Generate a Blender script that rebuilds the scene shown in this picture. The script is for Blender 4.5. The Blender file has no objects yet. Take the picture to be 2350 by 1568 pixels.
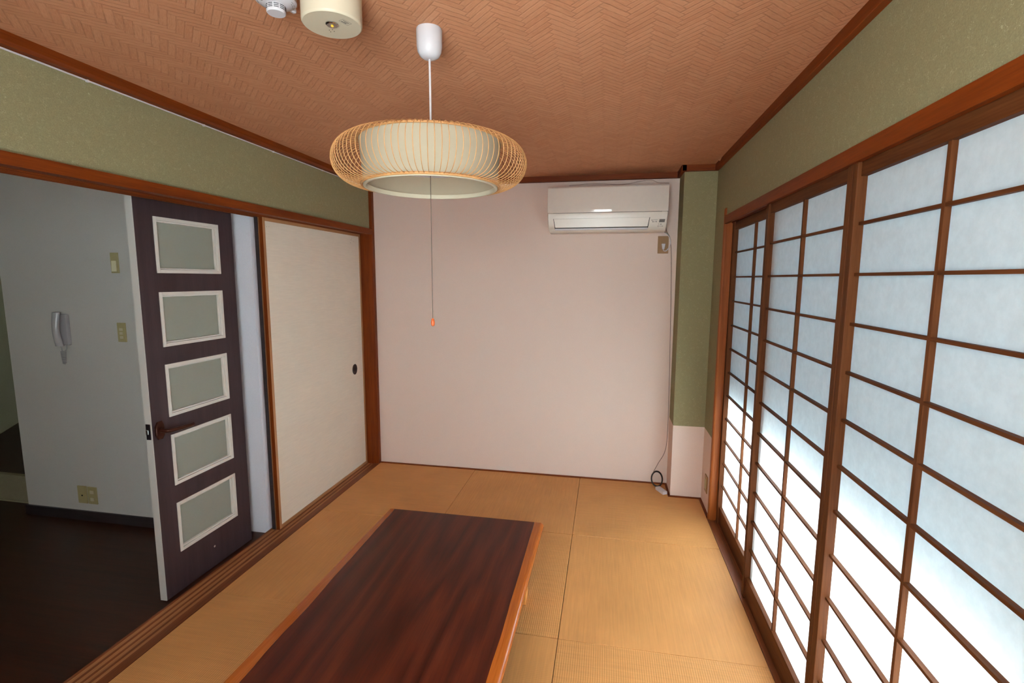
import bpy, bmesh, math, random
from mathutils import Vector, Matrix

# ------------------------------------------------------------------ camera, world, exposure
S = bpy.context.scene
COL = S.collection
W_PX, H_PX, F_PX = 2350, 1568, 1139.87
CAM = Vector((1.724, -3.5329, 1.4456))
YAW, PITCH, ROLL = 0.1877, -0.1254, 0.0038
cy, sy, cp, sp = math.cos(YAW), math.sin(YAW), math.cos(PITCH), math.sin(PITCH)
fwd = Vector((-sy * cp, cy * cp, sp)); r0 = Vector((cy, sy, 0)); u0 = r0.cross(fwd)
rgt = math.cos(ROLL) * r0 + math.sin(ROLL) * u0
up = -math.sin(ROLL) * r0 + math.cos(ROLL) * u0
cam_data = bpy.data.cameras.new('camera')
cam_data.sensor_width = 36.0
cam_data.lens = F_PX / W_PX * 36.0
cam_data.clip_start = 0.02
cam = bpy.data.objects.new('camera', cam_data)
COL.objects.link(cam)
M = Matrix.Identity(4)
for i in range(3):
    M[i][0], M[i][1], M[i][2], M[i][3] = rgt[i], up[i], -fwd[i], CAM[i]
cam.matrix_world = M
S.camera = cam

world = bpy.data.worlds.new('daylight')
S.world = world
world.use_nodes = True
bg = world.node_tree.nodes['Background']
bg.inputs['Color'].default_value = (0.90, 0.965, 1.0, 1)
bg.inputs['Strength'].default_value = 28.0
S.view_settings.view_transform = 'Standard'
S.view_settings.look = 'None'
S.view_settings.gamma = 1.0
S.view_settings.use_curve_mapping = False
S.view_settings.exposure = 0.06
S.cycles.max_bounces = 14
S.cycles.diffuse_bounces = 10
S.cycles.transmission_bounces = 10
S.cycles.transparent_max_bounces = 12
S.cycles.sample_clamp_indirect = 6.0
S.cycles.caustics_reflective = False
S.cycles.caustics_refractive = False

def sky_portal(name, loc, rot, sx, sy):
    L = bpy.data.lights.new(name, 'AREA'); L.shape = 'RECTANGLE'; L.size = sx; L.size_y = sy
    L.cycles.is_portal = True
    o = bpy.data.objects.new(name, L); COL.objects.link(o); o.location = loc; o.rotation_euler = rot
# daylight enters through the window behind the paper screens, a window behind the viewer and the kitchen window
sky_portal('portal_screens', (2.60, -1.607, 0.90), (0, math.pi / 2, 0), 1.80, 2.28)
sky_portal('portal_rear', (1.49, -3.84, 1.40), (-math.pi / 2, 0, 0), 0.82, 1.00)
sky_portal('portal_kitchen', (-2.45, -3.86, 1.40), (-math.pi / 2, 0, 0), 3.0, 0.92)

# ------------------------------------------------------------------ materials
def srgb(r, g, b):
    f = lambda c: (c / 255 / 12.92) if c / 255 <= 0.04045 else ((c / 255 + 0.055) / 1.055) ** 2.4
    return (f(r), f(g), f(b), 1.0)

class NT:
    def __init__(self, name):
        self.m = bpy.data.materials.new(name); self.m.use_nodes = True
        self.t = self.m.node_tree; self.b = self.t.nodes['Principled BSDF']
        self.out = self.t.nodes['Material Output']
    def n(self, typ, **kw):
        o = self.t.nodes.new(typ)
        for k, v in kw.items():
            if hasattr(o, k): setattr(o, k, v)
        return o
    def l(self, a, b): self.t.links.new(a, b)
    def math(self, op, a, b=None, c=None):
        o = self.t.nodes.new('ShaderNodeMath'); o.operation = op
        for i, v in enumerate((a, b, c)):
            if v is None: continue
            if isinstance(v, (int, float)): o.inputs[i].default_value = v
            else: self.l(v, o.inputs[i])
        return o.outputs[0]
    def coord(self, scale=(1, 1, 1), rot=(0, 0, 0), loc=(0, 0, 0)):
        g = self.t.nodes.new('ShaderNodeNewGeometry')
        m = self.t.nodes.new('ShaderNodeMapping')
        m.inputs['Scale'].default_value = scale; m.inputs['Rotation'].default_value = rot
        m.inputs['Location'].default_value = loc
        self.l(g.outputs['Position'], m.inputs['Vector'])
        return m.outputs[0]
    def noise(self, vec, scale, detail=3, rough=0.55):
        o = self.t.nodes.new('ShaderNodeTexNoise')
        o.inputs['Scale'].default_value = scale; o.inputs['Detail'].default_value = detail
        o.inputs['Roughness'].default_value = rough
        self.l(vec, o.inputs['Vector'])
        return o.outputs['Fac']
    def ramp(self, fac, stops):
        o = self.t.nodes.new('ShaderNodeValToRGB')
        e = o.color_ramp.elements
        e[0].position, e[0].color = stops[0]; e[1].position, e[1].color = stops[-1]
        for p, c in stops[1:-1]:
            x = e.new(p); x.color = c
        self.l(fac, o.inputs['Fac'])
        return o.outputs['Color']
    def mix(self, fac, a, b, blend='MIX'):
        o = self.t.nodes.new('ShaderNodeMix'); o.data_type = 'RGBA'; o.blend_type = blend
        for s, v in ((o.inputs['Factor'], fac), (o.inputs['A'], a), (o.inputs['B'], b)):
            if hasattr(v, 'links') or hasattr(v, 'is_linked'): self.l(v, s)
            elif isinstance(v, (int, float)): s.default_value = v
            else: s.default_value = v
        # colour sockets are the RGBA ones
        ins = [i for i in o.inputs if i.type == 'RGBA']
        for s, v in ((ins[0], a), (ins[1], b)):
            if hasattr(v, 'is_linked'): self.l(v, s)
            else: s.default_value = v
        return [x for x in o.outputs if x.type == 'RGBA'][0]
    def bump(self, h, strength=0.3, dist=0.002):
        o = self.t.nodes.new('ShaderNodeBump')
        o.inputs['Strength'].default_value = strength; o.inputs['Distance'].default_value = dist
        self.l(h, o.inputs['Height']); self.l(o.outputs['Normal'], self.b.inputs['Normal'])
    def base(self, c):
        s = self.b.inputs['Base Color']
        if hasattr(c, 'is_linked'): self.l(c, s)
        else: s.default_value = c
    def rough(self, v): self.b.inputs['Roughness'].default_value = v
    def spec(self, v): self.b.inputs['Specular IOR Level'].default_value = v

def scale_c(c, k): return (min(c[0] * k, 1), min(c[1] * k, 1), min(c[2] * k, 1), 1)

def plain(name, c, rough=0.5, var=0.05, scale=40, spec=0.4, metal=0.0):
    t = NT(name)
    f = t.noise(t.coord(), scale, 2)
    t.base(t.ramp(f, [(0.3, scale_c(c, 1 - var)), (0.7, scale_c(c, 1 + var))]))
    t.rough(rough); t.spec(spec); t.b.inputs['Metallic'].default_value = metal
    return t.m

def wood(name, dark, light, axis, rough=0.42, spec=0.35, fine=220, coarse=28):
    """wood with grain running along the given axis"""
    t = NT(name)
    k = 0.045
    sc = [1, 1, 1]; sc['xyz'.index(axis)] = k
    v = t.coord(scale=sc)
    a = t.noise(v, coarse, 4, 0.6); b = t.noise(v, fine, 2, 0.6)
    f = t.math('ADD', t.math('MULTIPLY', a, 0.65), t.math('MULTIPLY', b, 0.35))
    t.base(t.ramp(f, [(0.34, dark), (0.64, light)]))
    t.rough(rough); t.spec(spec)
    t.bump(b, 0.08, 0.001)
    return t.m

def wallpaper(name, c, fleck, fleck_amt, bump=0.25, var=0.13):
    """matte wall cloth with a fine grain and short pale fibres"""
    t = NT(name)
    v = t.coord()
    g = t.noise(v, 260, 3, 0.7)
    soft = t.noise(v, 9, 3, 0.6)
    col = t.ramp(g, [(0.32, scale_c(c, 1 - var)), (0.68, scale_c(c, 1 + var))])
    # fibres: thin ridges of a distorted noise
    w = t.n('ShaderNodeTexNoise'); w.inputs['Scale'].default_value = 75
    w.inputs['Detail'].default_value = 1.0; w.inputs['Distortion'].default_value = 2.2
    t.l(v, w.inputs['Vector'])
    r = t.math('ABSOLUTE', t.math('SUBTRACT', w.outputs['Fac'], 0.5))
    gate = t.math('GREATER_THAN', t.noise(v, 48, 1), 0.56)
    fib = t.math('MULTIPLY', t.math('LESS_THAN', r, 0.012), gate)
    col = t.mix(t.math('MULTIPLY', fib, fleck_amt), col, fleck)
    col = t.mix(t.math('MULTIPLY', soft, 0.12), col, scale_c(c, 0.8))
    t.base(col); t.rough(0.92); t.spec(0.15)
    t.bump(g, bump, 0.0015)
    return t.m

def herringbone(name, dark, light, Wd=0.0200, n=5):
    t = NT(name)
    g = t.n('ShaderNodeNewGeometry'); s = t.n('ShaderNodeSeparateXYZ'); t.l(g.outputs['Position'], s.inputs[0])
    k = 1 / (math.sqrt(2) * Wd)
    X, Y = s.outputs[0], s.outputs[1]
    # a little waviness so the strips look hand laid
    wob = t.math('MULTIPLY', t.math('SUBTRACT', t.noise(t.coord(), 22, 2), 0.5), 0.006)
    X = t.math('ADD', X, wob); Y = t.math('SUBTRACT', Y, wob)
    u = t.math('ADD', t.math('MULTIPLY', t.math('ADD', X, Y), k), 400.0)
    v = t.math('ADD', t.math('MULTIPLY', t.math('SUBTRACT', Y, X), k), 400.0)
    iu, iv = t.math('FLOOR', u), t.math('FLOOR', v)
    fu, fv = t.math('FRACT', u), t.math('FRACT', v)
    kk = t.math('FLOORED_MODULO', t.math('SUBTRACT', iu, iv), 2.0 * n)
    isv = t.math('GREATER_THAN', kk, n - 0.5)
    # horizontal strip
    hx = t.math('ADD', kk, fu); hy = fv
    hid = t.math('ADD', t.math('MULTIPLY', t.math('SUBTRACT', iu, kk), 12.9898), t.math('MULTIPLY', iv, 78.233))
    # vertical strip
    k2 = t.math('SUBTRACT', kk, float(n))
    off = t.math('SUBTRACT', n - 1.0, k2)
    vx = t.math('ADD', off, fv); vy = fu
    vid = t.math('ADD', t.math('MULTIPLY', t.math('SUBTRACT', iv, off), 39.346), t.math('MULTIPLY', iu, 11.135))
    def sel(a, b):   # isv ? b : a
        return t.math('ADD', a, t.math('MULTIPLY', isv, t.math('SUBTRACT', b, a)))
    lx, ly, idd = sel(hx, vx), sel(hy, vy), sel(hid, vid)
    rnd = t.math('FRACT', t.math('MULTIPLY', t.math('SINE', idd), 4375.5453))
    ey = t.math('MINIMUM', ly, t.math('SUBTRACT', 1.0, ly))
    ex = t.math('MINIMUM', lx, t.math('SUBTRACT', float(n), lx))
    edge = t.math('MINIMUM', ey, ex)
    groove = t.n('ShaderNodeMapRange'); groove.inputs['From Max'].default_value = 0.16; t.l(edge, groove.inputs['Value'])
    gr = groove.outputs[0]
    # streaks along each strip
    cmb = t.n('ShaderNodeCombineXYZ')
    t.l(t.math('MULTIPLY', lx, 0.35), cmb.inputs[0]); t.l(t.math('MULTIPLY', ly, 5.0), cmb.inputs[1]); t.l(t.math('MULTIPLY', rnd, 40.0), cmb.inputs[2])
    st = t.noise(cmb.outputs[0], 2.2, 3, 0.6)
    # each strip dips under its neighbour at one end
    dip = t.math('MULTIPLY', t.math('ABSOLUTE', t.math('SUBTRACT', lx, n / 2)), 1.0 / n)
    # only some of the joints are deep
    deep = t.noise(t.coord(), 30, 2)
    mask = t.n('ShaderNodeMapRange'); mask.inputs['From Min'].default_value = 0.35; mask.inputs['From Max'].default_value = 0.62; t.l(deep, mask.inputs['Value'])
    tone = t.math('ADD', t.math('MULTIPLY', st, 0.86), t.math('MULTIPLY', rnd, 0.14))
    col = t.ramp(tone, [(0.25, dark), (0.75, light)])
    ginv = t.math('MULTIPLY', t.math('SUBTRACT', 1.0, gr), t.math('ADD', t.math('MULTIPLY', mask.outputs[0], 0.36), 0.05))
    col = t.mix(ginv, col, scale_c(dark, 0.50))
    t.base(col); t.rough(0.8); t.spec(0.2)
    h = t.math('ADD', t.math('MULTIPLY', gr, 0.7), t.math('ADD', t.math('MULTIPLY', st, 0.35), t.math('MULTIPLY', dip, -0.6)))
    t.bump(h, 0.45, 0.0022)
    return t.m

def tatami(name, c, axis, k=0.40):
    """rush mat, ribs running along the axis"""
    t = NT(name)
    rot = (0, 0, 0) if axis == 'y' else (0, 0, math.pi / 2)
    v = t.coord(rot=rot)
    w = t.n('ShaderNodeTexWave'); w.wave_type = 'BANDS'; w.bands_direction = 'X'; w.wave_profile = 'SIN'
    w.inputs['Scale'].default_value = 0.314 / 0.0085; w.inputs['Distortion'].default_value = 0.0
    t.l(v, w.inputs['Vector'])
    w2 = t.n('ShaderNodeTexWave'); w2.wave_type = 'BANDS'; w2.bands_direction = 'Y'; w2.wave_profile = 'SIN'
    w2.inputs['Scale'].default_value = 0.314 / 0.0035; t.l(v, w2.inputs['Vector'])
    rot2 = rot
    mp = t.n('ShaderNodeMapping'); mp.inputs['Scale'].default_value = (0.04, 1, 1); t.l(v, mp.inputs['Vector'])
    st = t.noise(mp.outputs[0], 130, 3, 0.6)        # single rush stalks run across the ribs
    blot = t.noise(t.coord(), 3.5, 3, 0.5)
    rib = w.outputs['Fac']
    f = t.math('ADD', t.math('MULTIPLY', st, 0.55), t.math('MULTIPLY', blot, 0.45))
    col = t.ramp(f, [(0.3, scale_c(c, 0.84)), (0.7, scale_c(c, 1.12))])
    dk = t.n('ShaderNodeMapRange'); dk.inputs['From Max'].default_value = 0.28; t.l(rib, dk.inputs['Value'])
    d = t.math('MULTIPLY', t.math('SUBTRACT', 1.0, dk.outputs[0]), k)
    col = t.mix(d, col, scale_c(c, 0.45))
    t.base(col); t.rough(0.55); t.spec(0.3)
    t.bump(t.math('ADD', t.math('MULTIPLY', rib, 0.8), t.math('MULTIPLY', w2.outputs['Fac'], 0.02)), 0.9 * k, 0.0015)
    return t.m

def paper_material():
    t = NT('shoji_paper')
    t.t.nodes.remove(t.b)
    v = t.coord()
    f = t.noise(v, 34, 5, 0.65)
    col = t.ramp(f, [(0.35, (0.80, 0.82, 0.83, 1)), (0.65, (0.87, 0.89, 0.90, 1))])
    d = t.n('ShaderNodeBsdfDiffuse'); tr = t.n('ShaderNodeBsdfTranslucent'); mx = t.n('ShaderNodeMixShader')
    t.l(col, d.inputs['Color']); t.l(col, tr.inputs['Color'])
    mx.inputs[0].default_value = 0.5
    t.l(d.outputs[0], mx.inputs[1]); t.l(tr.outputs[0], mx.inputs[2]); t.l(mx.outputs[0], t.out.inputs['Surface'])
    return t.m

def film_material(name, c, tfac):
    t = NT(name); t.t.nodes.remove(t.b)
    f = t.noise(t.coord(), 60, 2)
    col = t.ramp(f, [(0.3, scale_c(c, 0.98)), (0.7, c)])
    d = t.n('ShaderNodeBsdfDiffuse'); tr = t.n('ShaderNodeBsdfTranslucent'); mx = t.n('ShaderNodeMixShader')
    t.l(col, d.inputs['Color']); t.l(col, tr.inputs['Color'])
    mx.inputs[0].default_value = tfac
    t.l(d.outputs[0], mx.inputs[1]); t.l(tr.outputs[0], mx.inputs[2]); t.l(mx.outputs[0], t.out.inputs['Surface'])
    return t.m

def clear_glass():
    t = NT('clear_glass'); t.t.nodes.remove(t.b)
    a = t.n('ShaderNodeBsdfTransparent'); a.inputs['Color'].default_value = (0.95, 0.98, 0.97, 1)
    g = t.n('ShaderNodeBsdfGlossy'); g.inputs['Roughness'].default_value = 0.02
    mx = t.n('ShaderNodeMixShader'); mx.inputs[0].default_value = 0.05
    t.l(a.outputs[0], mx.inputs[1]); t.l(g.outputs[0], mx.inputs[2]); t.l(mx.outputs[0], t.out.inputs['Surface'])
    return t.m

def frosted_glass():
    t = NT('frosted_glass')
    f = t.noise(t.coord(), 420, 2, 0.7)
    t.base((0.74, 0.78, 0.66, 1)); t.rough(0.45); t.spec(0.5)
    t.b.inputs['Transmission Weight'].default_value = 0.60
    t.b.inputs['IOR'].default_value = 1.3
    t.bump(f, 0.5, 0.002)
    return t.m

def tabletop_material():
    t = NT('tabletop_wood')
    g = t.n('ShaderNodeNewGeometry'); s = t.n('ShaderNodeSeparateXYZ'); t.l(g.outputs['Position'], s.inputs[0])
    X, Y = s.outputs[0], s.outputs[1]
    # growth rings of a flat sawn board, stretched along y
    mp = t.coord(scale=(1, 0.16, 1))
    warp = t.noise(mp, 5.5, 3, 0.55)
    xc = t.math('SUBTRACT', X, 1.10)
    yy = t.math('MULTIPLY', t.math('ADD', Y, 1.0), 0.10)
    rad = t.math('SQRT', t.math('ADD', t.math('MULTIPLY', xc, xc), t.math('MULTIPLY', yy, yy)))
    rings = t.math('FRACT', t.math('ADD', t.math('MULTIPLY', rad, 15.0), t.math('MULTIPLY', warp, 3.2)))
    ring = t.math('ABSOLUTE', t.math('SUBTRACT', t.math('MULTIPLY', rings, 2.0), 1.0))
    pore = t.noise(t.coord(scale=(1, 0.03, 1)), 260, 2, 0.6)
    streak = t.noise(t.coord(scale=(1, 0.035, 1)), 34, 3, 0.55)
    f = t.math('ADD', t.math('MULTIPLY', ring, 0.28), t.math('ADD', t.math('MULTIPLY', pore, 0.32), t.math('MULTIPLY', streak, 0.40)))
    heart = t.ramp(f, [(0.26, srgb(50, 13, 5)), (0.5, srgb(74, 24, 11)), (0.74, srgb(98, 39, 19))])
    sap = t.ramp(t.math('ADD', t.math('MULTIPLY', pore, 0.5), t.math('MULTIPLY', streak, 0.5)), [(0.3, srgb(150, 72, 20)), (0.7, srgb(190, 104, 40))])
    wav = t.noise(t.coord(scale=(0, 1, 0)), 3.2, 2, 0.5)
    wv = t.math('MULTIPLY', t.math('SUBTRACT', wav, 0.5), 0.022)
    left = t.math('LESS_THAN', X, t.math('ADD', wv, t.math('SUBTRACT', 0.716, t.math('MULTIPLY', Y, 0.0145))))
    right = t.math('GREATER_THAN', X, t.math('ADD', t.math('MULTIPLY', wv, 0.5), 1.424))
    m = t.math('MAXIMUM', left, right)
    t.base(t.mix(m, heart, sap)); t.spec(0.3)
    t.l(t.math('SUBTRACT', 0.42, t.math('MULTIPLY', m, 0.24)), t.b.inputs['Roughness'])
    t.b.inputs['Coat Weight'].default_value = 0.06; t.b.inputs['Coat Roughness'].default_value = 0.22
    t.bump(pore, 0.04, 0.0006)
    return t.m

MT = {}
TR_D, TR_L = srgb(96, 36, 5), srgb(126, 56, 11)
for ax in 'xyz':
    MT['trim_' + ax] = wood('trim_wood_' + ax, TR_D, TR_L, ax, rough=0.5, spec=0.2)
MT['post_z'] = wood('lit_post_wood', srgb(122, 58, 20), srgb(154, 84, 36), 'z', rough=0.5, spec=0.2)  # trim wood made lighter: daylight on the post is put into its colour
SH_D, SH_L = srgb(72, 34, 13), srgb(104, 60, 31)
for ax in 'yz':
    MT['shoji_' + ax] = wood('shoji_wood_' + ax, SH_D, SH_L, ax, rough=0.6, spec=0.12)
FU_D, FU_L = srgb(158, 108, 68), srgb(184, 134, 92)
for ax in 'yz':
    MT['fus_' + ax] = wood('fusuma_wood_' + ax, FU_D, FU_L, ax, rough=0.5)
MT['track_light'] = wood('sliding_track_worn', srgb(150, 96, 58), srgb(184, 128, 84), 'y', rough=0.5)
MT['sill_r'] = wood('sill_wood', srgb(104, 52, 26), srgb(136, 76, 42), 'y', rough=0.5)
MT['green'] = wallpaper('green_wall_cloth', srgb(141, 134, 101), srgb(200, 194, 158), 0.45)
MT['pink'] = wallpaper('pale_pink_wallpaper', srgb(224, 203, 192), srgb(236, 220, 210), 0.15, 0.15, 0.05)
MT['white_wall'] = wallpaper('grey_white_wallpaper', srgb(206, 203, 198), srgb(214, 211, 206), 0.1, 0.15, 0.05)
MT['strip_wall'] = wallpaper('cool_white_wallpaper', srgb(226, 226, 236), srgb(230, 230, 238), 0.1, 0.12, 0.05)
MT['olive_wall'] = wallpaper('hall_wallpaper', srgb(176, 176, 148), srgb(190, 190, 160), 0.1, 0.15)
MT['ceiling'] = herringbone('woven_ceiling_paper', srgb(180, 120, 86), srgb(206, 150, 114))
MT['tat_y'] = tatami('tatami_rush_lengthwise', srgb(210, 150, 90), 'y')
MT['tat_x'] = tatami('tatami_rush_crosswise', srgb(207, 147, 88), 'x', 0.16)
MT['paper'] = paper_material()
MT['film'] = film_material('unseen_dimming_film', (0.53, 0.65, 0.70, 1), 0.20)  # for the added sheet that dims and tints daylight behind the paper
MT['film_k'] = film_material('kitchen_frosted_pane', (0.80, 0.80, 0.74, 1), 0.12)
MT['clear'] = clear_glass()
MT['frost'] = frosted_glass()
MT['tabletop'] = tabletop_material()
MT['leg_wood'] = wood('table_leg_wood', srgb(204, 128, 56), srgb(236, 166, 90), 'z', rough=0.4)
MT['floor_dark'] = wood('dark_floorboards', srgb(44, 18, 9), srgb(66, 32, 18), 'x', rough=0.38)
MT['base_dark'] = wood('dark_baseboard', srgb(42, 34, 36), srgb(58, 48, 50), 'x', rough=0.45)
MT['door'] = wood('dark_door_laminate', srgb(50, 36, 39), srgb(66, 49, 53), 'z', rough=0.5, fine=300)
MT['hall_floor'] = wood('red_brown_floorboards', srgb(42, 9, 8), srgb(58, 15, 12), 'y', rough=0.4)
MT['step'] = plain('beige_step_board', srgb(150, 142, 116), 0.6)
MT['alum'] = plain('aluminium_sash', srgb(150, 150, 150), 0.4, metal=0.8)
MT['white_pl'] = plain('white_plastic', srgb(204, 200, 204), 0.35, 0.01)
MT['ac_white'] = plain('ivory_plastic', srgb(226, 216, 204), 0.28, 0.01, spec=0.5)
MT['ac_panel'] = plain('glossy_ivory_panel', srgb(222, 212, 202), 0.05, 0.01, spec=0.5)
MT['cream_pl'] = plain('cream_enamel', srgb(198, 187, 164), 0.4, 0.01)
MT['beige_pl'] = plain('beige_plate', srgb(176, 164, 118), 0.4, 0.02)
MT['tan_pl'] = plain('tan_plate', srgb(146, 108, 64), 0.45, 0.03)
MT['key_pl'] = plain('pale_switch_rocker', srgb(232, 226, 190), 0.3, 0.01)
MT['button_pl'] = plain('pale_button', srgb(204, 196, 164), 0.35, 0.01)
MT['intercom'] = plain('grey_intercom_plastic', srgb(176, 174, 176), 0.22, 0.02, spec=0.6)
MT['dark_gap'] = plain('black_gap', srgb(18, 18, 20), 0.7, 0.02)
MT['print_grey'] = plain('grey_print', srgb(110, 104, 100), 0.6, 0.02)
MT['print_dark'] = plain('dark_print', srgb(84, 72, 74), 0.6, 0.02)
MT['black_rub'] = plain('black_cable_sheath', srgb(34, 26, 24), 0.5, 0.03)
MT['grey_rub'] = plain('grey_cable_sheath', srgb(96, 82, 70), 0.5, 0.03)
MT['tan_rub'] = plain('tan_cable_sheath', srgb(150, 124, 110), 0.5, 0.03)
MT['white_rub'] = plain('white_cable_sheath', srgb(206, 200, 204), 0.5, 0.02)
MT['shade'] = film_material('lamp_shade_fabric', (0.48, 0.42, 0.31, 1), 0.25)
MT['rim'] = plain('ivory_rim', srgb(196, 186, 162), 0.5, 0.01)
MT['bamboo'] = wood('bamboo_ribs', srgb(176, 126, 78), srgb(198, 148, 98), 'z', rough=0.55, spec=0.2)
MT['chrome'] = plain('chrome', srgb(200, 200, 200), 0.18, 0.01, metal=1.0)
MT['dark_metal'] = plain('dark_metal', srgb(40, 34, 40), 0.4, 0.02, metal=0.6)
MT['bronze'] = plain('bronze_handle', srgb(64, 30, 18), 0.3, 0.05, spec=0.5, metal=0.5)
MT['white_trim'] = plain('white_glazing_bead', srgb(214, 208, 200), 0.45, 0.01)
MT['pull_black'] = plain('black_lacquer', srgb(30, 28, 30), 0.3, 0.02)
MT['led'] = plain('yellow_led', srgb(250, 206, 70), 0.4, 0.02)
MT['orange_knob'] = plain('orange_wood_knob', srgb(196, 90, 40), 0.35, 0.05)
MT['edge_white'] = plain('white_door_edge', srgb(196, 192, 186), 0.5, 0.01)

def fusuma_material():
    t = NT('fusuma_paper')
    st = t.noise(t.coord(scale=(1, 0.06, 1)), 190, 3, 0.6)
    sf = t.noise(t.coord(), 5, 2)
    c = srgb(228, 216, 200)
    f = t.math('ADD', t.math('MULTIPLY', st, 0.7), t.math('MULTIPLY', sf, 0.3))
    col = t.ramp(f, [(0.3, scale_c(c, 0.93)), (0.7, scale_c(c, 1.05))])
    t.base(col); t.rough(0.75); t.spec(0.25); t.bump(st, 0.2, 0.001)
    return t.m
MT['fusuma'] = fusuma_material()

# ------------------------------------------------------------------ mesh helpers
class MB:
    def __init__(self): self.v = []; self.f = []
    def add(self, vs, fs):
        o = len(self.v); self.v += [tuple(p) for p in vs]; self.f += [tuple(i + o for i in f) for f in fs]
        return self
    def box(self, x0, x1, y0, y1, z0, z1):
        return self.add([(x0, y0, z0), (x1, y0, z0), (x1, y1, z0), (x0, y1, z0), (x0, y0, z1), (x1, y0, z1), (x1, y1, z1), (x0, y1, z1)],
                        [(0, 3, 2, 1), (4, 5, 6, 7), (0, 1, 5, 4), (1, 2, 6, 5), (2, 3, 7, 6), (3, 0, 4, 7)])
    def hexa(self, b, t):
        """b: four bottom points counter-clockwise, t: four top points"""
        return self.add(list(b) + list(t), [(0, 3, 2, 1), (4, 5, 6, 7), (0, 1, 5, 4), (1, 2, 6, 5), (2, 3, 7, 6), (3, 0, 4, 7)])
    def prism(self, poly, axis, lo, hi):
        """poly: 2D outline counter-clockwise seen from +axis (other two axes in cyclic order)"""
        a = 'xyz'.index(axis)
        def P(p, h):
            q = [0, 0, 0]; q[a] = h; q[(a + 1) % 3] = p[0]; q[(a + 2) % 3] = p[1]; return q
        n = len(poly)
        vs = [P(p, lo) for p in poly] + [P(p, hi) for p in poly]
        fs = [tuple(range(n - 1, -1, -1)), tuple(range(n, 2 * n))]
        fs += [(i, (i + 1) % n, n + (i + 1) % n, n + i) for i in range(n)]
        return self.add(vs, fs)
    def lathe(self, prof, c, n=32, axis='z', cap=True):
        """prof: (radius, height) from low to high"""
        a = 'xyz'.index(axis); vs = []; fs = []
        for r, h in prof:
            for k in range(n):
                t = 2 * math.pi * k / n; q = [0, 0, 0]
                q[a] = c[a] + h; q[(a + 1) % 3] = c[(a + 1) % 3] + r * math.cos(t); q[(a + 2) % 3] = c[(a + 2) % 3] + r * math.sin(t)
                vs.append(q)
        for i in range(len(prof) - 1):
            for k in range(n):
                k2 = (k + 1) % n
                fs.append((i * n + k, i * n + k2, (i + 1) * n + k2, (i + 1) * n + k))
        if cap:
            fs.append(tuple(range(n - 1, -1, -1))); m = (len(prof) - 1) * n; fs.append(tuple(range(m, m + n)))
        return self.add(vs, fs)
    def tube(self, pts, r, n=8, closed=False):
        pts = [Vector(p) for p in pts]; m = len(pts); vs = []; fs = []
        nrm = None
        for i, p in enumerate(pts):
            if closed: d = pts[(i + 1) % m] - pts[i - 1]
            else: d = pts[min(i + 1, m - 1)] - pts[max(i - 1, 0)]
            d.normalize()
            if nrm is None:
                nrm = d.cross(Vector((0, 0, 1)))
                if nrm.length < 1e-3: nrm = d.cross(Vector((1, 0, 0)))
            nrm = nrm - d * nrm.dot(d); nrm.normalize(); b = d.cross(nrm)
            rr = r[i] if isinstance(r, (list, tuple)) else r
            for k in range(n):
                t = 2 * math.pi * k / n
                vs.append(p + nrm * rr * math.cos(t) + b * rr * math.sin(t))
        for i in range(m if closed else m - 1):
            j = (i + 1) % m
            for k in range(n):
                k2 = (k + 1) % n
                fs.append((i * n + k, i * n + k2, j * n + k2, j * n + k))
        if not closed:
            fs.append(tuple(range(n - 1, -1, -1))); fs.append(tuple(range((m - 1) * n, m * n)))
        return self.add(vs, fs)
    def build(self, name, mat, parent=None, smooth=False, bevel=0.0, seg=2, label=None):
        L = Vector((0, 0, 0)); p = parent
        while p is not None: L += p.location; p = p.parent
        me = bpy.data.meshes.new(name)
        me.from_pydata([tuple(Vector(q) - L) for q in self.v], [], self.f)
        bm = bmesh.new(); bm.from_mesh(me)
        bmesh.ops.recalc_face_normals(bm, faces=bm.faces)
        if bevel > 0:
            es = [e for e in bm.edges if len(e.link_faces) == 2 and e.calc_face_angle(0) > 0.5]
            bmesh.ops.bevel(bm, geom=es, offset=bevel, segments=seg, profile=0.5, affect='EDGES', clamp_overlap=True)
        bm.to_mesh(me); bm.free()
        me.materials.append(mat)
        if smooth:
            for q in me.polygons: q.use_smooth = True
            try: me.set_sharp_from_angle(angle=math.radians(38))
            except Exception: pass
        o = bpy.data.objects.new(name, me); COL.objects.link(o)
        if parent is not None: o.parent = parent
        if label: o['label'] = label
        return o

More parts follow.
